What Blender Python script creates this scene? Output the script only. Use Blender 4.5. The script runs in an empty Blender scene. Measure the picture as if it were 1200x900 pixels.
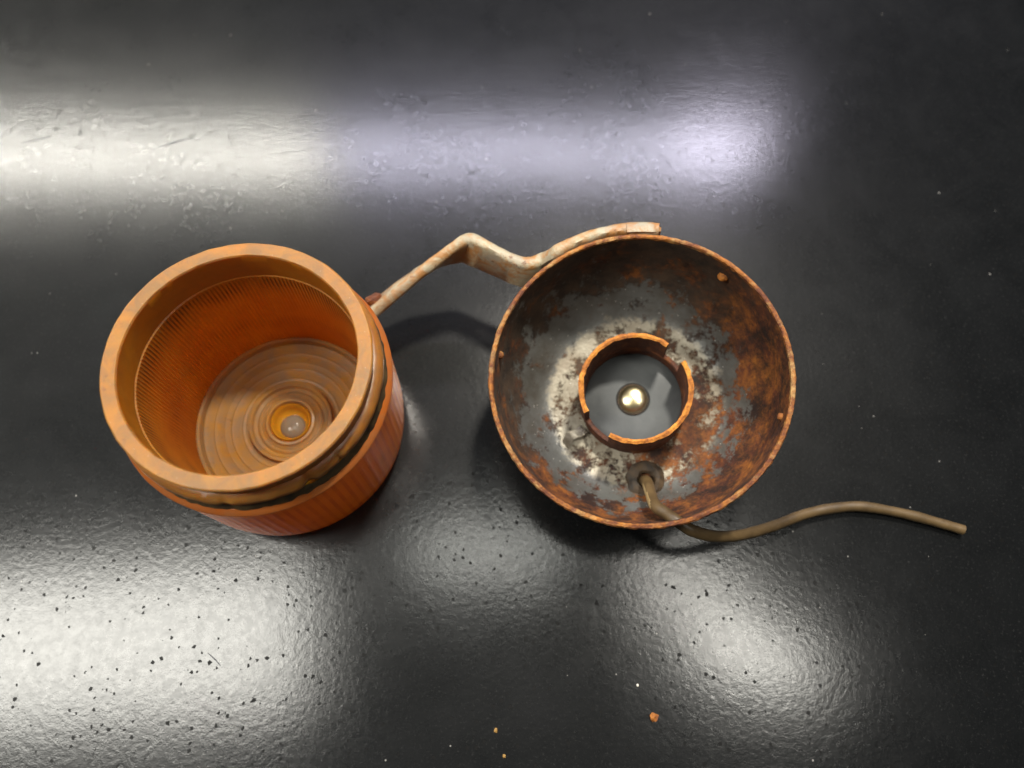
import bpy, bmesh, math, random
from mathutils import Vector, Matrix, noise
S = 0.001                      # geometry below is written in millimetres
random.seed(7)
C = bpy.context.scene.collection
scene = bpy.context.scene

# ------------------------------------------------------------------ camera
F, TH, H = 850.0, math.radians(19.9), 184.0
cd = bpy.data.cameras.new('camera'); cam = bpy.data.objects.new('camera', cd); C.objects.link(cam)
cam.location = (0, 0, H*S); cam.rotation_euler = (TH, 0, 0)
cd.sensor_width = 36; cd.lens = F/1200*36; cd.clip_start = 0.005; cd.clip_end = 50
cd.dof.use_dof = True; cd.dof.focus_distance = 0.162; cd.dof.aperture_fstop = 9.0
scene.camera = cam

def unp(u, v, z):
    "point at height z (mm) seen at photograph pixel u, v"
    a = (u-600)/F; b = -(v-450)/F; c, s = math.cos(TH), math.sin(TH)
    d = Vector((a, b*c+s, b*s-c)); t = (z-H)/d.z
    return Vector((0, 0, H)) + d*t

# ------------------------------------------------------------------ world and lamps
w = bpy.data.worlds.new('World'); scene.world = w; w.use_nodes = True
bg = w.node_tree.nodes['Background']; bg.inputs[0].default_value = (0.70, 0.88, 1.0, 1); bg.inputs[1].default_value = 0.025

def lamp(name, px, height, power, col, turn=0):
    "rectangular room lamp whose mirror image in the bench top covers photograph rectangle px"
    def mir(u, v):
        q = unp(u, v, 0); d = (q-Vector((0, 0, H))).normalized(); d.z = -d.z
        return q + d*(height/d.z)
    x0, y0, x1, y1 = px
    a, b, c, d = mir(x0, y0), mir(x1, y0), mir(x1, y1), mir(x0, y1)
    ctr = (a+b+c+d)/4
    L = bpy.data.lights.new(name, 'AREA'); L.shape = 'RECTANGLE'
    L.size = ((b-a).length+(c-d).length)/2*S; L.size_y = ((a-d).length+(b-c).length)/2*S
    L.energy = power; L.color = col
    o = bpy.data.objects.new(name, L); C.objects.link(o); o.location = ctr*S; o.rotation_euler.z = math.radians(turn)
    return o
lamp('warm_strip_lamp', (-700, 180, 380, 189), 620, 9.6, (1.0, 0.97, 0.87))
lamp('violet_strip_lamp', (390, 177, 880, 186), 620, 3.0, (0.84, 0.82, 1.0))
lamp('violet_bulb_lamp', (790, 160, 890, 184), 620, .60, (0.88, 0.81, 1.0))
lamp('ceiling_panel_lamp', (-320, 680, 350, 850), 620, 6.0, (1.0, 0.975, 0.89), 3)
lamp('ceiling_round_lamp', (820, 745, 945, 795), 620, .52, (1.0, 0.97, 0.88), -16)
lamp('ceiling_small_lamp', (745, 660, 880, 735), 620, .42, (1.0, 0.97, 0.88), -34)
lamp('ceiling_centre_lamp', (490, 620, 650, 675), 620, 0.30, (.98, 0.98, 0.90))
lamp('key_lamp', (680, 395, 740, 450), 620, 6.0, (1.0, 0.94, 0.83))

vs = scene.view_settings
vs.view_transform = 'Standard'; vs.look = 'None'; vs.gamma = 1; vs.use_curve_mapping = False; vs.exposure = 0.0
scene.render.engine = 'CYCLES'
scene.cycles.max_bounces = 10; scene.cycles.transmission_bounces = 8

# ------------------------------------------------------------------ node helpers
class M:
    def __init__(self, name):
        self.m = bpy.data.materials.new(name); self.m.use_nodes = True
        self.t = self.m.node_tree; self.n = self.t.nodes; self.l = self.t.links
        self.p = self.n['Principled BSDF']; self.out = self.n['Material Output']
        self.co = self.n.new('ShaderNodeTexCoord').outputs['Object']
    def put(self, sock, v):
        if hasattr(v, 'is_linked') or isinstance(v, bpy.types.NodeSocket): self.l.new(v, sock)
        elif isinstance(v, (tuple, list)) and len(v) == 3 and sock.type == 'RGBA': sock.default_value = (*v, 1)
        else: sock.default_value = v
    def noise(self, scale, detail=4, rough=0.6, dist=0.0, co=None):
        x = self.n.new('ShaderNodeTexNoise'); x.inputs['Scale'].default_value = scale
        x.inputs['Detail'].default_value = detail; x.inputs['Roughness'].default_value = rough; x.inputs['Distortion'].default_value = dist
        self.l.new(co or self.co, x.inputs['Vector']); return x.outputs['Fac']
    def voro(self, scale, feature='F1', rnd=1.0, out='Distance', co=None):
        x = self.n.new('ShaderNodeTexVoronoi'); x.feature = feature; x.inputs['Scale'].default_value = scale
        x.inputs['Randomness'].default_value = rnd; self.l.new(co or self.co, x.inputs['Vector']); return x.outputs[out]
    def ramp(self, fac, *stops):
        x = self.n.new('ShaderNodeValToRGB'); e = x.color_ramp.elements
        while len(e) < len(stops): e.new(0.5)
        for i, (p, c) in enumerate(stops):
            e[i].position = p; e[i].color = (c, c, c, 1) if isinstance(c, (int, float)) else (*c, 1)
        self.l.new(fac, x.inputs[0]); return x.outputs[0]
    def mix(self, f, a, b, mode='MIX'):
        x = self.n.new('ShaderNodeMix'); x.data_type = 'RGBA'; x.blend_type = mode
        self.put(x.inputs[0], f); self.put(x.inputs[6], a); self.put(x.inputs[7], b); return x.outputs[2]
    def math(self, op, a, b=0.0, c=0.0):
        x = self.n.new('ShaderNodeMath'); x.operation = op
        for i, v in enumerate((a, b, c)): self.put(x.inputs[i], v)
        return x.outputs[0]
    def sep(self):
        x = self.n.new('ShaderNodeSeparateXYZ'); self.l.new(self.co, x.inputs[0]); return x.outputs
    def radius(self):
        s = self.sep(); return self.math('SQRT', self.math('ADD', self.math('MULTIPLY', s[0], s[0]), self.math('MULTIPLY', s[1], s[1])))
    def stretch(self, v):
        x = self.n.new('ShaderNodeMapping'); x.inputs['Scale'].default_value = v; self.l.new(self.co, x.inputs[0]); return x.outputs[0]
    def bump(self, h, strength=0.3, dist=0.0005, base=None):
        x = self.n.new('ShaderNodeBump'); x.inputs['Strength'].default_value = strength; x.inputs['Distance'].default_value = dist
        self.l.new(h, x.inputs['Height'])
        if base is not None: self.l.new(base, x.inputs['Normal'])
        return x.outputs[0]
    def set(self, **k):
        names = dict(color='Base Color', rough='Roughness', metal='Metallic', spec='Specular IOR Level', normal='Normal',
                     trans='Transmission Weight', ior='IOR', coat='Coat Weight', coatr='Coat Roughness', sss='Subsurface Weight')
        for a, v in k.items(): self.put(self.p.inputs[names[a]], v)
        return self

def mat_bench():
    m = M('black_bench_laminate')
    n1 = m.noise(900, 4, .7); n2 = m.noise(2600, 2, .6); big = m.noise(22, 4, .6)
    v = m.voro(800, 'SMOOTH_F1')
    h = m.math('ADD', m.math('MULTIPLY', n1, 1.0), m.math('ADD', m.math('MULTIPLY', n2, .35), m.math('MULTIPLY', v, .5)))
    wp = m.n.new('ShaderNodeVectorMath'); wp.operation = 'MULTIPLY_ADD'; nz = m.n.new('ShaderNodeTexNoise'); nz.inputs['Scale'].default_value = 1500
    m.l.new(m.co, nz.inputs['Vector']); m.l.new(nz.outputs['Color'], wp.inputs[0]); wp.inputs[1].default_value = (.0009, .0009, 0); m.l.new(m.co, wp.inputs[2])
    pitd = m.voro(520, out='Distance', co=wp.outputs[0]); pitc = m.voro(520, out='Color', co=wp.outputs[0])
    sp = m.n.new('ShaderNodeSeparateColor'); m.l.new(pitc, sp.inputs[0])
    size = m.math('MULTIPLY', m.ramp(sp.outputs[0], (.15, 0), (1.0, 1)), 0.25)
    pit = m.math('LESS_THAN', pitd, size)
    dd = m.voro(330, out='Distance'); dc = m.voro(330, out='Color')
    sp2 = m.n.new('ShaderNodeSeparateColor'); m.l.new(dc, sp2.inputs[0])
    dust = m.math('LESS_THAN', dd, m.math('MULTIPLY', m.ramp(sp2.outputs[1], (.8, 0), (1.0, 1)), 0.08))
    smear = m.noise(60, 5, .65, 1.2)
    base = m.mix(smear, (.001, .0013, .0016), (.004, .0045, .005))
    grain = m.ramp(m.noise(1500, 3, .7), (.58, 0), (.75, 1))
    base = m.mix(grain, base, (.022, .022, .0215))
    base = m.mix(m.math('MULTIPLY', dust, .7), base, (.30, .29, .27))
    base = m.mix(pit, base, (.004, .004, .004))
    nrm = m.bump(h, .5, .00005)
    nrm = m.bump(m.math('SUBTRACT', 1.0, pit), .6, .0002, nrm)
    m.set(color=base, rough=m.ramp(smear, (.25, .38), (.8, .46)), spec=m.ramp(big, (.3, .09), (.7, .16)), normal=nrm)
    blotch = m.ramp(m.noise(420, 6, .8), (.32, .66), (.60, 1.0))
    # polished skin of the laminate: a tight short-tailed gloss over the dull body
    gl = m.n.new('ShaderNodeBsdfAnisotropic'); gl.distribution = 'BECKMANN'; gl.inputs['Color'].default_value = (1, 1, 1, 1)
    m.l.new(m.ramp(m.math('ADD', m.math('MULTIPLY', smear, .6), m.math('MULTIPLY', m.noise(300, 5, .7, co=m.stretch((1, .12, 1))), .4)), (.35, .19), (.65, .23)), gl.inputs['Roughness'])
    gl2 = m.n.new('ShaderNodeBsdfAnisotropic'); gl2.distribution = 'BECKMANN'; gl2.inputs['Color'].default_value = (1, 1, 1, 1); gl2.inputs['Roughness'].default_value = .115; m.l.new(nrm, gl2.inputs['Normal'])
    gm = m.n.new('ShaderNodeMixShader'); gm.inputs[0].default_value = .5; m.l.new(gl.outputs[0], gm.inputs[1]); m.l.new(gl2.outputs[0], gm.inputs[2])
    m.l.new(nrm, gl.inputs['Normal'])
    fr = m.n.new('ShaderNodeFresnel'); fr.inputs['IOR'].default_value = 1.5
    fac = m.math('MULTIPLY', fr.outputs[0], m.math('MULTIPLY', m.math('SUBTRACT', 1.0, pit), blotch))
    mx = m.n.new('ShaderNodeMixShader'); m.l.new(fac, mx.inputs[0]); m.l.new(m.p.outputs[0], mx.inputs[1]); m.l.new(gm.outputs[0], mx.inputs[2])
    m.l.new(mx.outputs[0], m.out.inputs[0])
    return m.m

RUST = [(.25, (.035, .012, .006)), (.45, (.13, .035, .010)), (.62, (.36, .125, .014)), (.80, (.62, .28, .04))]
def mat_housing():
    m = M('rusted_galvanised_steel'); r = m.radius(); z = m.sep()[2]
    n = m.noise(150, 6, .72); f = m.noise(900, 3, .7); patch = m.noise(190, 8, .74)
    # how much rust: heavy on the side wall, broken patches on the flat bottom, thin on the slope between
    # r in metres
    prof = m.ramp(m.math('MULTIPLY', r, 28.0), (.30, .62), (.40, .66), (.56, .64), (.66, .48), (.76, .55), (.82, .95), (.90, 1.25))
    s = m.sep(); side = m.math('MULTIPLY', m.math('ADD', s[0], m.math('MULTIPLY', s[1], -.5)), 7.0)     # the right side is eaten further
    a = m.math('ADD', m.math('ADD', prof, side), m.math('MULTIPLY', m.math('SUBTRACT', patch, .5), 3.2))
    mask = m.ramp(a, (.56, 0), (.80, 1))
    rust = m.ramp(m.math('ADD', m.math('MULTIPLY', n, .75), m.math('MULTIPLY', f, .27)), *RUST)
    dark = m.ramp(m.noise(130, 6, .75), (.42, .16), (.60, 1.0))
    rust = m.mix(1.0, rust, dark, 'MULTIPLY')
    fresh_unshaded = m.ramp(m.math('ADD', m.math('ADD', m.math('MULTIPLY', s[0], 16.0), m.math('MULTIPLY', s[1], -22.0)), m.math('ADD', .25, m.math('MULTIPLY', n, .9))), (.35, 0), (.85, 1))  # fresh rust at lower right; away from it the interior's shade is painted in
    tarnish_shade = m.mix(m.ramp(m.noise(160, 6, .7), (.35, 0), (.62, 1)), (.016, .011, .008), (.070, .042, .024))  # dark brown tarnish, doubling as painted shade on the upper walls
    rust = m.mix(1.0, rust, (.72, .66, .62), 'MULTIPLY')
    rust = m.mix(fresh_unshaded, m.mix(m.ramp(m.noise(110, 6, .75), (.50, 0), (.62, 1)), tarnish_shade, rust), rust)
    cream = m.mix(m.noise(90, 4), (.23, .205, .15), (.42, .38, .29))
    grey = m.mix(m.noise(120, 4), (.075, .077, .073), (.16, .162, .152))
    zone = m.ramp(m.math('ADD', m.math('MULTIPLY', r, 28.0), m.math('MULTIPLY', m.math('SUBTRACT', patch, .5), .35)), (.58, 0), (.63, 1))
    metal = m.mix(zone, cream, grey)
    stain = m.ramp(m.noise(75, 7, .72), (.42, 1.0), (.62, .45))
    metal = m.mix(1.0, metal, m.mix(stain, (.42, .30, .20), (1, 1, 1)), 'MULTIPLY')
    sparkle = m.math('LESS_THAN', m.voro(700), .09)
    metal = m.mix(m.math('MULTIPLY', sparkle, .6), metal, (.75, .73, .66))
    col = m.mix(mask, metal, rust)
    nb = m.bump(m.math('ADD', m.math('MULTIPLY', mask, .8), f), .6, .00025)
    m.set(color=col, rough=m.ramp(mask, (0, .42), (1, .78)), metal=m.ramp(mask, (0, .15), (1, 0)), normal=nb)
    return m.m
def mat_rust(name, lo=0.0, bright=1.0, worn=None):
    m = M(name); n = m.noise(260, 6, .7, .5); f = m.noise(1400, 3, .7)
    x = m.math('ADD', m.math('ADD', m.math('MULTIPLY', n, .8), m.math('MULTIPLY', f, .25)), lo)
    col = m.ramp(x, *[(p, tuple(min(1, c*bright) for c in cc)) for p, cc in RUST])
    if worn: col = m.mix(m.ramp(m.noise(170, 7, .75), (.50, 0), (.66, .8)), col, worn)
    m.set(color=col, rough=.75, normal=m.bump(m.math('ADD', n, f), .8, .0003)); return m.m
def mat_paint():
    m = M('old_cream_paint_on_steel'); n = m.noise(170, 5, .7, .4); f = m.noise(1100, 3, .6)
    col = m.mix(m.ramp(m.noise(60, 4, .6), (.4, 0), (.65, 1)), (.40, .34, .22), (.25, .22, .17))
    col = m.mix(m.ramp(n, (.43, 0), (.58, .9)), col, (.32, .14, .035))
    col = m.mix(m.ramp(m.noise(330, 5, .7), (.60, 0), (.66, .9)), col, (.12, .045, .015))
    m.set(color=col, rough=.5, normal=m.bump(m.math('ADD', n, f), .5, .0003)); return m.m
def mat_amber(name, col_a, col_b, dust, dust_amt, rough, translucent, see=0.0, ribs=0, sss=0.0, spec=.5):
    "amber plastic: coloured body that lets light through, glossy skin, dust lying on it"
    m = M(name); n = m.noise(95, 5, .6, .5); f = m.noise(900, 3, .6)
    col = m.mix(m.ramp(n, (.3, 0), (.7, 1)), col_a, col_b)
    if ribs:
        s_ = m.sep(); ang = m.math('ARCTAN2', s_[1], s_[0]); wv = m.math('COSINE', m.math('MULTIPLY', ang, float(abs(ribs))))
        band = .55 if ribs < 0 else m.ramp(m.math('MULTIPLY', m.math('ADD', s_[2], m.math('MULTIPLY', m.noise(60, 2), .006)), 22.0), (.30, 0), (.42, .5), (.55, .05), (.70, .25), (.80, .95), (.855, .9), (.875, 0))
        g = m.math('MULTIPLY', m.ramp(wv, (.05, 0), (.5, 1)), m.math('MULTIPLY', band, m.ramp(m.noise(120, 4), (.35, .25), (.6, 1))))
        col = m.mix(g, col, (.13, .035, .004) if ribs > 0 else (.62, .15, .006))  # rib stripes, and inside the thread ring's shade, painted into the colour
    dm = m.math('MULTIPLY', m.ramp(m.noise(210, 5, .7, .6), (.36, .15), (.62, 1)), dust_amt)
    col2 = m.mix(dm, col, dust)
    fleck = m.math('LESS_THAN', m.voro(620), .06); col2 = m.mix(m.math('MULTIPLY', fleck, .4*min(1, dust_amt)), col2, (.72, .58, .44))
    spot = m.ramp(m.noise(480, 6, .75), (.60, 0), (.68, .65)); col2 = m.mix(m.math('MULTIPLY', spot, min(1, dust_amt)), col2, (.12, .06, .03))
    nb = m.bump(m.math('ADD', n, m.math('MULTIPLY', f, .6)), .3, .0003)
    m.set(color=col2, rough=rough, normal=nb, spec=spec, sss=sss)
    m.p.inputs['Subsurface Radius'].default_value = (1.0, .38, .10); m.p.inputs['Subsurface Scale'].default_value = .0035
    tr = m.n.new('ShaderNodeBsdfTranslucent'); m.l.new(col, tr.inputs[0])
    mx = m.n.new('ShaderNodeMixShader'); mx.inputs[0].default_value = translucent
    m.l.new(m.p.outputs[0], mx.inputs[1]); m.l.new(tr.outputs[0], mx.inputs[2]); last = mx.outputs[0]
    if see:
        tp = m.n.new('ShaderNodeBsdfRefraction'); m.put(tp.inputs[0], m.mix(.5, col, (1, .62, .25))); tp.inputs['IOR'].default_value = 1.05; tp.inputs['Roughness'].default_value = .25
        m2 = m.n.new('ShaderNodeMixShader'); m2.inputs[0].default_value = see
        m.l.new(last, m2.inputs[1]); m.l.new(tp.outputs[0], m2.inputs[2]); last = m2.outputs[0]
    m.l.new(last, m.out.inputs[0]); return m.m
def mat_simple(name, a, b, scale, rough, metal=0.0, bump=.3, **k):
    m = M(name); n = m.noise(scale, 5, .65, .3)
    m.set(color=m.mix(m.ramp(n, (.35, 0), (.65, 1)), a, b), rough=rough, metal=metal, normal=m.bump(m.noise(scale*4, 3), bump, .0002), **k); return m.m

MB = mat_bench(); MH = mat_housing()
M_lip = mat_rust('rusty_worn_lip', -.02, .9, (.45, .28, .10))
M_sleeve = mat_rust('orange_rust', .10, 1.15)
M_sleeve_side = mat_rust('dark_rust', -.12, .8)
M_paint = mat_paint()
M_wire = mat_simple('aged_wire_insulation', (.055, .034, .014), (.125, .08, .034), 130, .48)
M_wire_end = mat_simple('pale_wire_insulation', (.22, .14, .055), (.34, .25, .12), 200, .5)
M_rubber = mat_simple('old_rubber', (.018, .013, .009), (.075, .045, .02), 260, .7)
M_fibre = mat_simple('grey_fibre_board', (.05, .055, .057), (.08, .085, .085), 90, .55, bump=.12)
M_brass = mat_simple('brass', (.72, .60, .33), (.90, .82, .58), 300, .30, 1.0, .05)
M_tin = mat_simple('tinned_metal', (.30, .26, .20), (.55, .50, .42), 300, .35, .8)
M_dark = mat_simple('black_grime', (.012, .008, .005), (.07, .035, .012), 380, .6)
M_rim = mat_amber('dusty_amber_rim', (.42, .165, .016), (.40, .18, .026), (.22, .12, .045), .85, .42, .10, sss=.6)
M_ridge = mat_amber('amber_ridge', (.42, .14, .014), (.46, .19, .03), (.26, .13, .05), .6, .38, .2, sss=.6)
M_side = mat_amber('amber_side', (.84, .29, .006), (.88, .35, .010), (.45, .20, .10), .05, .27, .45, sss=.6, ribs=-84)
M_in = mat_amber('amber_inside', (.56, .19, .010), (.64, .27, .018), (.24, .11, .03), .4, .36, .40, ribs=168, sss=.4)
M_floor = mat_amber('amber_fresnel', (.66, .30, .04), (.72, .36, .06), (.34, .28, .21), .62, .30, .15, .50, spec=.4)
M_dome = mat_amber('amber_bullseye', (.90, .42, .02), (.95, .46, .03), (.40, .32, .22), .08, .10, .30, .5)

M_flange = mat_amber('dark_amber_edge', (.40, .085, .010), (.46, .12, .015), (.30, .14, .06), .5, .22, .08)
M_grime = mat_simple('olive_grime', (.02, .016, .009), (.11, .07, .025), 300, .6)
M_nub = mat_amber('clear_nub', (.32, .22, .12), (.36, .25, .14), (.24, .22, .20), .8, .07, .1, .45)

# ------------------------------------------------------------------ mesh helpers
def link(name, bm, mat, parent=None, inv=None, smooth=True, angle=35):
    if inv is not None: bmesh.ops.transform(bm, matrix=inv, verts=bm.verts)
    bmesh.ops.recalc_face_normals(bm, faces=bm.faces)
    bmesh.ops.scale(bm, vec=(S, S, S), verts=bm.verts)
    me = bpy.data.meshes.new(name); bm.to_mesh(me); bm.free()
    for m in (mat if isinstance(mat, (list, tuple)) else [mat]): me.materials.append(m)
    if smooth:
        me.polygons.foreach_set('use_smooth', [True]*len(me.polygons)); me.set_sharp_from_angle(angle=math.radians(angle))
    o = bpy.data.objects.new(name, me); C.objects.link(o)
    if parent: o.parent = parent
    return o
def tag(o, label=None, cat=None, group=None, kind=None):
    for k, v in (('label', label), ('category', cat), ('group', group), ('kind', kind)):
        if v: o[k] = v
    return o
def lathe(prof, seg=128, closed=True, wob=0.0, ws=.25, a0=0.0, a1=360.0, rib=None, jag=None):
    "turn a profile of (radius, height) round the z axis; wob makes it uneven"
    bm = bmesh.new(); full = abs(a1-a0) >= 359.9; N = seg if full else seg+1; rows = []
    for i in range(N):
        a = math.radians(a0+(a1-a0)*i/seg); row = []
        for j, (r, z) in enumerate(prof):
            rr, zz = r, z
            if rib: rr += rib(j, i, a)
            if jag: dr, dz = jag(j, i, a); rr += dr; zz += dz
            if wob:
                p = Vector((r*math.cos(a), r*math.sin(a), z))*ws
                rr += wob*noise.noise(p); zz += wob*.6*noise.noise(p+Vector((9, 3, 5)))
            row.append(bm.verts.new((rr*math.cos(a), rr*math.sin(a), zz)))
        rows.append(row)
    K = len(prof)
    for i in range(seg):
        A, B = rows[i], rows[(i+1) % N] if full else rows[i+1]
        for j in range(K if closed else K-1): bm.faces.new((A[j], A[(j+1) % K], B[(j+1) % K], B[j]))
    if not full and closed:
        bm.faces.new(rows[0]); bm.faces.new(list(reversed(rows[-1])))
    return bm
def catmull(P, n=10):
    out = []; Q = [P[0]*2-P[1]] + list(P) + [P[-1]*2-P[-2]]
    for i in range(1, len(Q)-2):
        a, b, c, d = Q[i-1:i+3]
        for k in range(n):
            t = k/n; out.append(.5*((2*b)+(c-a)*t+(2*a-5*b+4*c-d)*t*t+(3*b-a-3*c+d)*t**3))
    out.append(Q[-2]); return out
def tube(P, rad, seg=20, wob=.05):
    bm = bmesh.new(); rings = []; up = Vector((0, 0, 1)); prev = None
    for i, p in enumerate(P):
        t = (P[min(i+1, len(P)-1)]-P[max(i-1, 0)]).normalized()
        if prev is None: u = t.orthogonal().normalized()
        else: u = (prev-t*prev.dot(t)).normalized()
        prev = u; v = t.cross(u); r = rad(i/(len(P)-1)) if callable(rad) else rad
        r *= 1+wob*noise.noise(p*.35)
        rings.append([bm.verts.new(p+(u*math.cos(2*math.pi*k/seg)+v*math.sin(2*math.pi*k/seg))*r) for k in range(seg)])
    for a, b in zip(rings, rings[1:]):
        for k in range(seg): bm.faces.new((a[k], a[(k+1) % seg], b[(k+1) % seg], b[k]))
    bm.faces.new(rings[0]); bm.faces.new(list(reversed(rings[-1]))); return bm
def lump(c, r, sx=1, sy=1, sz=1, sub=2, jag=.35):
    bm = bmesh.new(); bmesh.ops.create_icosphere(bm, subdivisions=sub, radius=1)
    o = Vector((random.random()*50, 0, 0))
    for v in bm.verts:
        k = 1+jag*noise.noise(v.co*1.7+o); v.co = Vector((v.co.x*sx, v.co.y*sy, v.co.z*sz))*r*k+Vector(c)
    return bm
def frame(origin, n):
    "matrix placing local z along n, local x as close to world x as possible"
    z = n.normalized(); x = (Vector((1, 0, 0))-z*z.x).normalized(); y = z.cross(x)
    return Matrix(((x.x, y.x, z.x, origin.x), (x.y, y.y, z.y, origin.y), (x.z, y.z, z.z, origin.z), (0, 0, 0, 1)))
def moved2(bm, v): bmesh.ops.translate(bm, vec=Vector(v), verts=bm.verts); return bm
def thing(name, mtx, label, cat):
    o = bpy.data.objects.new(name, None); C.objects.link(o); o.empty_display_size = .01
    o.matrix_world = Matrix.Translation(mtx.to_translation()*S) @ mtx.to_3x3().to_4x4()
    return tag(o, label, cat)

# ------------------------------------------------------------------ the bench top
bm = bmesh.new(); bmesh.ops.create_cube(bm, size=1)
for v in bm.verts: v.co = Vector((v.co.x*2400, v.co.y*2000+100, v.co.z*30-15))
bmesh.ops.bevel(bm, geom=bm.edges[:], offset=2, segments=3, affect='EDGES')
tag(link('bench_top', bm, MB), kind='structure')

# ------------------------------------------------------------------ the amber lens, mouth up
LN = Vector((.03, .013, 1)); LT = 46.0; LC = Vector((-56.2, 55.4, LT))
base = LC-LN.normalized()*LT
ML = frame(base, LN)
lens = thing('amber_lens', ML, 'round amber plastic lamp lens lying mouth up to the left of the rusty housing', 'lamp lens')
NR = 168
def rib(js):
    return lambda j, i, a: (-.34*(0.5+0.5*math.cos(a*NR))**1.5 if j in js else 0)
# ribbed side wall: outside from the flange down to the foot, inside ribbed
prof = [(29.8, 33.6), (29.8, 31.0), (29.8, 20), (29.7, 8), (29.1, 2.4), (27.8, .35), (24.6, .2), (24.4, 3.0), (24.1, 3.4), (24.2, 20), (24.4, 36.6), (25.2, 37.2), (25.2, 38.0), (28.2, 38.0), (28.4, 33.8)]
bm = lathe(prof, NR*5, rib=lambda j, i, a: (-.42*(.5+.5*math.cos(a*NR))**1.5 if j in (8, 9) else -.10*(.5+.5*math.cos(a*NR)) if j == 10 else (.035*math.cos(a*84) if j in (2, 3) else 0)))
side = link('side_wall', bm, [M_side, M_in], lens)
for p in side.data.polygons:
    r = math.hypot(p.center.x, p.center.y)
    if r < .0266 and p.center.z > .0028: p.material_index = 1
# flange, groove dirt, screw ridge and rim
link('flange', lathe([(28.3, 33.3), (29.95, 33.3), (30.12, 33.6), (30.0, 33.95), (29.3, 34.5), (28.8, 34.9), (28.0, 34.9)], 220, wob=.08), M_flange, lens)
link('grime_ring', lathe([(27.0, 34.6), (28.95, 34.8), (28.8, 35.6), (28.1, 37.6), (27.0, 37.9)], 260, wob=.35, ws=.6), M_grime, lens)
def chip(j, i, a):
    d = 0
    for c, w_, k in ((math.radians(214), .03, .5), (math.radians(303), .045, .8), (math.radians(318), .02, .5), (math.radians(268), .03, .35)):
        x = abs((a-c+math.pi) % (2*math.pi)-math.pi)
        if x < w_*2: d -= k*math.exp(-(x/w_)**2)
    return (d, 0)
link('screw_ridge', lathe([(26.6, 37.7), (28.5, 37.9), (28.75, 38.6), (28.55, 39.8), (27.9, 40.6), (26.9, 41.0), (26.4, 41.0)], 300, wob=.22, ws=.4, jag=lambda j, i, a: chip(j, i, a) if j in (1, 2, 3, 4) else (0, 0)), M_ridge, lens)
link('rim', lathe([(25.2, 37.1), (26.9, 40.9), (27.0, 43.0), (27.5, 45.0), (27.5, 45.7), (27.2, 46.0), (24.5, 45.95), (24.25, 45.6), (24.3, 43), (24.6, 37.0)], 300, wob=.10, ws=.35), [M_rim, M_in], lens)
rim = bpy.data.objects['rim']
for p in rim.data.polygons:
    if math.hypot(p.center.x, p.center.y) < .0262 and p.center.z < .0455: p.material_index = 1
# pressed-glass bottom: stepped rings around a bullseye
st = [(24.35, 1.0), (24.35, 3.6), (23.7, 4.0), (23.0, 4.0), (22.7, 3.0)]
r = 22.6
while r > 11.2:
    st += [(r, 2.4), (r-.35, 2.4+.14*abs(math.sin(r*2.3))), (r-1.0, 2.42)]; r -= 2.3+.5*math.sin(r*1.7)
st += [(10.9, 2.6), (10.6, 3.9), (9.8, 4.1), (9.4, 3.3), (8.6, 2.9), (8.0, 3.4), (7.4, 2.9), (6.6, 3.4), (6.2, 4.0), (5.6, 4.1), (5.3, 3.4), (5.2, 1.0)]
link('lens_bottom', lathe(st, 160, angle if False else True), M_floor, lens, angle=20)
link('bullseye', lathe([(5.25, .9), (5.25, 3.2), (4.95, 3.9), (4.6, 3.6), (4.2, 2.4), (3.6, 1.5), (2.6, 1.1), (.05, 1.05), (.05, .8)], 64), M_dome, lens, angle=50)
link('centre_nub', moved2(lathe([(3.3, 1.2)]+[(3.25*math.cos(math.radians(t)), 1.4+1.7*math.sin(math.radians(t))) for t in range(5, 90, 8)]+[(.05, 3.1), (.05, 1.2)], 48), (.2, -.7, 0)), M_nub, lens, angle=50)
# crack in the flank on the right
bm = bmesh.new()
pts = [(-.05, 0), (.16, 1.6), (.22, 3.2), (.02, 6.2), (-.16, 3.4), (-.20, 1.5)]
A0 = math.radians(-29)
for rr in (29.15, 29.62):
    [bm.verts.new(((rr)*math.cos(A0+x/29*1.8+z/29*.30), rr*math.sin(A0+x/29*1.8+z/29*.30), 15+z)) for x, z in pts]
bm.verts.ensure_lookup_table(); V = bm.verts
bm.faces.new(V[6:12]); bm.faces.new(list(reversed(V[0:6])))
for k in range(6): bm.faces.new((V[k], V[(k+1) % 6], V[6+(k+1) % 6], V[6+k]))
link('crack', bm, M_dark, lens, smooth=False)

# ------------------------------------------------------------------ the rusty housing
HN = Vector((-.117, -.113, 1)).normalized(); HC = Vector((28.1, 56.9, 33.2)); HD = 29.2
MHW = frame(HC-HN*HD, HN); INV = MHW.inverted()
hous = thing('lamp_housing', MHW, 'rusty round steel lamp housing with open mouth, centre bulb socket, painted bracket and trailing wire', 'lamp housing')
z = lambda d: HD-d
inner = [(32.75, z(.6)), (32.5, z(3)), (32.3, z(8)), (32.1, z(11.5)), (31.2, z(15.5)), (29.1, z(19.8)), (26.4, z(23.8)), (24.4, z(26.2)), (22.4, z(27.6)), (19.5, z(28)), (14, z(28.05)), (.05, z(28.1))]
outer = [(.05, -1), (19, -1), (22.3, -.72), (25.0, .9), (27.4, 3.4), (30.0, 8), (32.0, 13), (33.0, 18), (33.35, 22), (33.4, z(.6))]
bm = lathe(inner+outer, 200, wob=.22, ws=.12)
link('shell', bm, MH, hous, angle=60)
link('lip', lathe([(32.6, z(.9)), (32.7, z(.15)), (33.0, z(-.05)), (33.55, z(.05)), (33.8, z(.5)), (33.7, z(1.6)), (33.3, z(1.9))], 400, wob=.16, ws=1.1), M_lip, hous)
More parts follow.
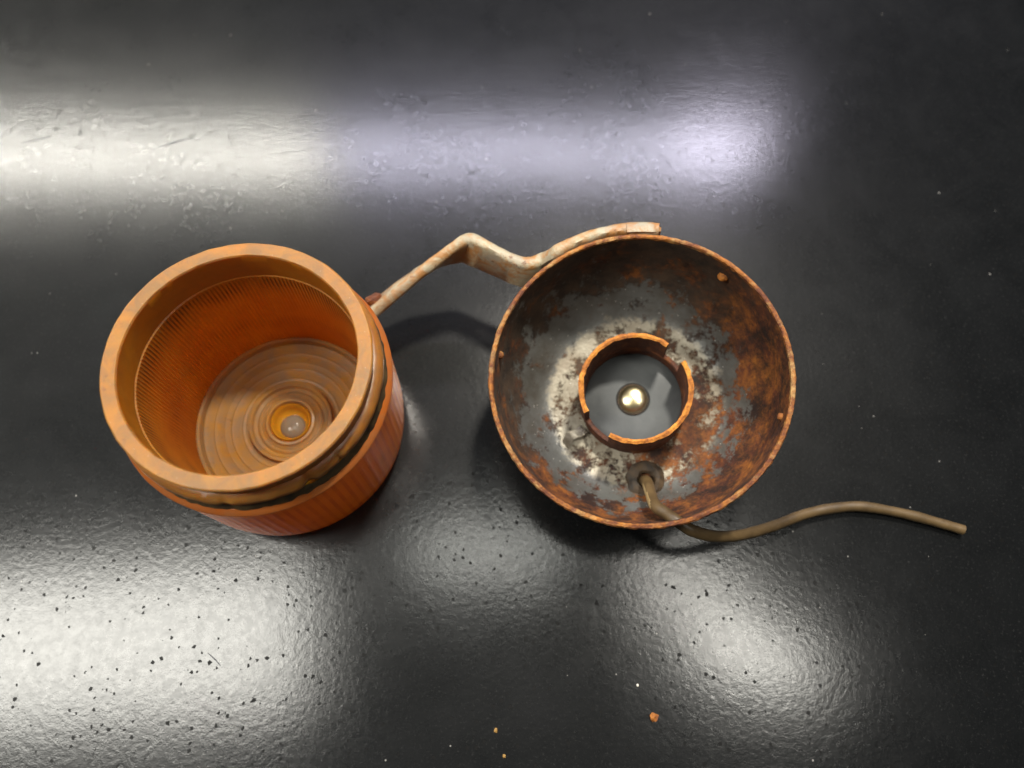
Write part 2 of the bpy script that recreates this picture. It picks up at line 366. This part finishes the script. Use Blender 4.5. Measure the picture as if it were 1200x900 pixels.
# pressed dimples that grip the lens
def world_on(a, rr, d):
    return Vector((rr*math.cos(math.radians(a)), rr*math.sin(math.radians(a)), z(d)))
for a, d_ in ((49.5, 6.0), (168, 4.5), (-17, 4.5)):
    link('dimple', lump(world_on(a, 32.3, d_), 1.3 if 0 < a < 90 else .9, 1, 1, .8, 3, .15), M_sleeve if 0 < a < 90 else M_lip, hous)
# bulb socket: base ring, two sleeve halves with bayonet slots
link('socket_base', lathe([(12.35, z(28)), (12.35, z(22.3)), (12.6, z(22)), (13.4, z(22)), (13.6, z(22.4)), (13.75, z(28))], 120, wob=.1), M_sleeve_side, hous)
def sleeve(a0, a1, zt):
    def jag(j, i, a): return (0, (.35*noise.noise(Vector((math.cos(a)*9, math.sin(a)*9, a0))) if j in (1, 2, 3) else 0))
    bm = lathe([(12.45, z(25.6)), (12.45, z(zt+.3)), (12.95, z(zt)), (13.65, z(zt+.3)), (13.65, z(25.6))], 90, wob=.22, ws=.7, a0=a0, a1=a1, jag=jag)
    o = link('sleeve', bm, [M_sleeve_side, M_sleeve], hous)
    for p in o.data.polygons:
        if p.center.z > z(zt+.75)*S: p.material_index = 1
    return o
sleeve(52, 206, 12.6); sleeve(240, 388, 12.9)
link('contact_disc', lathe([(.05, z(27.9)), (12.3, z(27.9)), (12.3, z(26.75)), (12.0, z(26.6)), (4.4, z(26.6)), (4.1, z(26.9)), (.05, z(26.9))], 100), M_fibre, hous)
link('contact_cup', lathe([(3.6, z(26.9)), (3.75, z(26.45)), (3.95, z(26.4)), (4.15, z(26.9))], 60), M_dark, hous)
link('contact_button', lathe([(3.65, z(27.0)), (3.65, z(26.3))]+[(3.6*math.cos(math.radians(t)), z(26.3-1.5*math.sin(math.radians(t)))) for t in range(10, 90, 10)]+[(.05, z(24.75)), (.05, z(27))], 60), M_brass, hous, angle=60)
# bent solder tab in the lower left slot
bm = bmesh.new()
tabp = [(-12.6, -7.4, 26.2), (-14.2, -8.6, 25.6), (-16.4, -9.2, 26.4), (-17.6, -11.2, 27.2)]
for w_ in (-1.3, 1.3):
    for (x, y, d) in tabp: bm.verts.new((x+w_*.62, y-w_*.75, z(d)+.15*w_))
bm.verts.ensure_lookup_table()
for k in range(3): bm.faces.new((bm.verts[k], bm.verts[k+1], bm.verts[5+k], bm.verts[4+k]))
bmesh.ops.solidify(bm, geom=bm.faces[:], thickness=.45)
link('solder_tab', bm, M_tin, hous, angle=50)
# rubber grommet and wire
gx, gy = 2.3, -20.6
def moved(bm, v): bmesh.ops.translate(bm, vec=Vector(v), verts=bm.verts); return bm
link('grommet', moved(lathe([(1.9, z(28.2)), (1.9, z(26.6)), (2.4, z(26.1)), (3.6, z(26.0)), (4.6, z(26.6)), (4.9, z(28.2))], 48, wob=.5, ws=.5), (gx, gy, 0)), M_rubber, hous)
hole = MHW @ Vector((gx-.6, gy-.2, z(29.0)))
inside1 = MHW @ Vector((gx+.2, gy-1.0, z(24)))
P = [hole, inside1, unp(767, 591, 16), unp(781, 602, 19), unp(795, 612, 20.5), unp(812, 622, 20), unp(838, 628.5, 16.5), unp(868, 627, 11.0),
     unp(905, 617, 5.5), unp(945, 602, 2.6), unp(985, 594.5, 2.0), unp(1015, 594, 2.0), unp(1060, 602, 1.8), unp(1100, 612.5, 1.65), unp(1129, 621, 1.6)]
path = catmull(P, 10)
wire = link('wire', tube(path, lambda t: 1.42-.22*t, 24, .10), [M_wire, M_wire_end], hous, INV)
MW = MHW.copy()
# the paler stretches: inside the housing and the cut end
me = wire.data
for p in me.polygons:
    q = MHW @ (p.center/S)
    if q.x > 116: p.material_index = 1
    if q.y < 48 and q.x < 32 and q.z > 8: p.material_index = 1
e = (P[-1]-P[-2]).normalized()
link('copper_core', tube([P[-1]-e, P[-1]+e*.25], .6, 14, 0), M_tin, wire.parent, INV)
# painted steel bracket: (pixel of top edge middle, height of top edge, strap depth, lean of the bottom edge in mm)
def wall_pt(a, rr, d): return MHW @ Vector((rr*math.cos(math.radians(a)), rr*math.sin(math.radians(a)), z(d)))
top, bot = [], []
for a in (80, 86, 92, 98, 104, 110, 116, 121):
    top.append(wall_pt(a, 35.8, .5)); bot.append(wall_pt(a, 35.6, 12.5))
for u, v, zt, dz, lx, ly in ((634, 302, 29.6, 12, 1.2, 1.0), (621, 306.5, 29.6, 12, .7, .7), (606, 304, 29.6, 12, .2, .4), (582, 292, 29.6, 11.8, -.8, 0), (562, 281.0, 29.6, 11.4, -1.8, -.2), (551, 277, 29.6, 11, -2.6, 0), (540, 283, 28.6, 10.4, -3.6, .6),
                         (522, 297, 26.6, 9.4, -3.8, 2.0), (495, 319, 23.5, 8.6, -3.8, 3.4), (468, 342, 20.5, 8.0, -3.8, 3.8), (444, 362, 18.0, 7.5, -3.2, 4.4), (438, 367, 17.5, 7.2, -2.4, 4.6)):
    p = unp(u, v, zt); top.append(p); bot.append(p+Vector((lx, ly, -dz)))
top = catmull(top, 4); bot = catmull(bot, 4)
bm = bmesh.new(); T = 1.4; rows = []
for i in range(len(top)):
    t = (top[min(i+1, len(top)-1)]-top[max(i-1, 0)]).normalized(); dn = (bot[i]-top[i]).normalized(); s_ = t.cross(dn).normalized()
    a, b = top[i], bot[i]; k = T*(1+.18*noise.noise(a*.12))
    ring = [a+s_*k*.55, a+s_*k-dn*-.7, b+s_*k+dn*-.6, b+s_*k*.5, b-s_*k*.5, b-s_*k-dn*.6, a-s_*k+dn*.7, a-s_*k*.55]
    rows.append([bm.verts.new(q+Vector((noise.noise(q*.8), noise.noise(q*.8+Vector((5, 5, 5))), 0))*.16) for q in ring])
for A, B in zip(rows, rows[1:]):
    for k in range(8): bm.faces.new((A[k], A[(k+1) % 8], B[(k+1) % 8], B[k]))
bm.faces.new(rows[0]); bm.faces.new(list(reversed(rows[-1])))
link('bracket', bm, M_paint, hous, INV, angle=50)
# second thickness welded on at the bracket's end, by the seam
bm = bmesh.new(); rows = []
for k in range(9):
    a = 79.2+k*1.6
    q_ = (0.75, .35, 0)[k] if k < 3 else 0
    ring = [wall_pt(a, r_, d_) for r_, d_ in ((34.4+q_, .3+q_), (36.3-q_*.3, .1+q_*1.4), (37.1-q_, .8+q_*1.2), (37.0-q_, 11-q_), (33.9, 11-q_))]
    rows.append([bm.verts.new(q) for q in ring])
for A, B in zip(rows, rows[1:]):
    for k in range(5): bm.faces.new((A[k], A[(k+1) % 5], B[(k+1) % 5], B[k]))
bm.faces.new(rows[0]); bm.faces.new(list(reversed(rows[-1])))
bmesh.ops.bevel(bm, geom=[e for e in bm.edges if e.calc_face_angle(0) > .6], offset=.35, segments=2, affect='EDGES')
link('weld_tab', bm, M_paint, hous, INV, angle=50)
# rusty screw through the free end of the bracket, half hidden behind the lens
sc = unp(439, 354, 16)
bm = lathe([(.05, 0), (2.3, 0), (2.3, 1.2), (1.6, 1.9), (.05, 2.0)], 24, wob=.3, ws=.8)
bmesh.ops.transform(bm, matrix=Matrix.Translation(sc) @ Vector((-.45, .65, .6)).to_track_quat('Z', 'Y').to_matrix().to_4x4(), verts=bm.verts)
link('screw', bm, mat_rust('screw_rust', -.04, 1.0), hous, INV)

# ------------------------------------------------------------------ crumbs and fibres on the bench
M_crumb = mat_rust('crumb_rust', .0, 1.0); M_ochre = mat_simple('ochre_crumb', (.22, .12, .025), (.30, .17, .04), 500, .7); M_pale = mat_simple('pale_crumb', (.6, .56, .45), (.75, .7, .6), 500, .7)
M_lint = mat_simple('dark_lint', (.03, .03, .05), (.06, .06, .08), 200, .8)
for u, v, r_, mt, lb in ((766, 840, .9, M_crumb, 'largest reddish rust crumb in the dark area below the housing'),
                        (581, 856, .42, M_ochre, 'ochre crumb by the bottom edge, upper one of the pair'),
                        (591, 886, .38, M_ochre, 'ochre crumb by the bottom edge, lower one of the pair'),
                        (747, 803, .30, M_pale, 'pale crumb just above the reddish rust crumb')):
    p = unp(u, v, 0); tag(link('crumb', lump((p.x, p.y, r_*.45), r_, 1, 1.1, .55, 2, .7), mt), lb, 'crumb', 'crumbs on the bench')
for pts, lb in ((((25, 167), (42, 164), (60, 160)), 'short dark fibre at the left edge, on the bright upper band'),
                (((180, 174), (200, 168), (215, 164), (236, 163)), 'longer curved dark fibre on the bright upper band above the lens'),
                (((243, 765), (251, 772), (258, 780)), 'tiny brown fibre on the bright patch below the lens')):
    P_ = catmull([unp(u, v, .12) for u, v in pts], 6)
    tag(link('fibre', tube(P_, lambda t: .06*math.sin(math.pi*min(max(t, .05), .95))+.03, 6, .2), M_lint), lb, 'fibre', 'stray fibres on the bench')
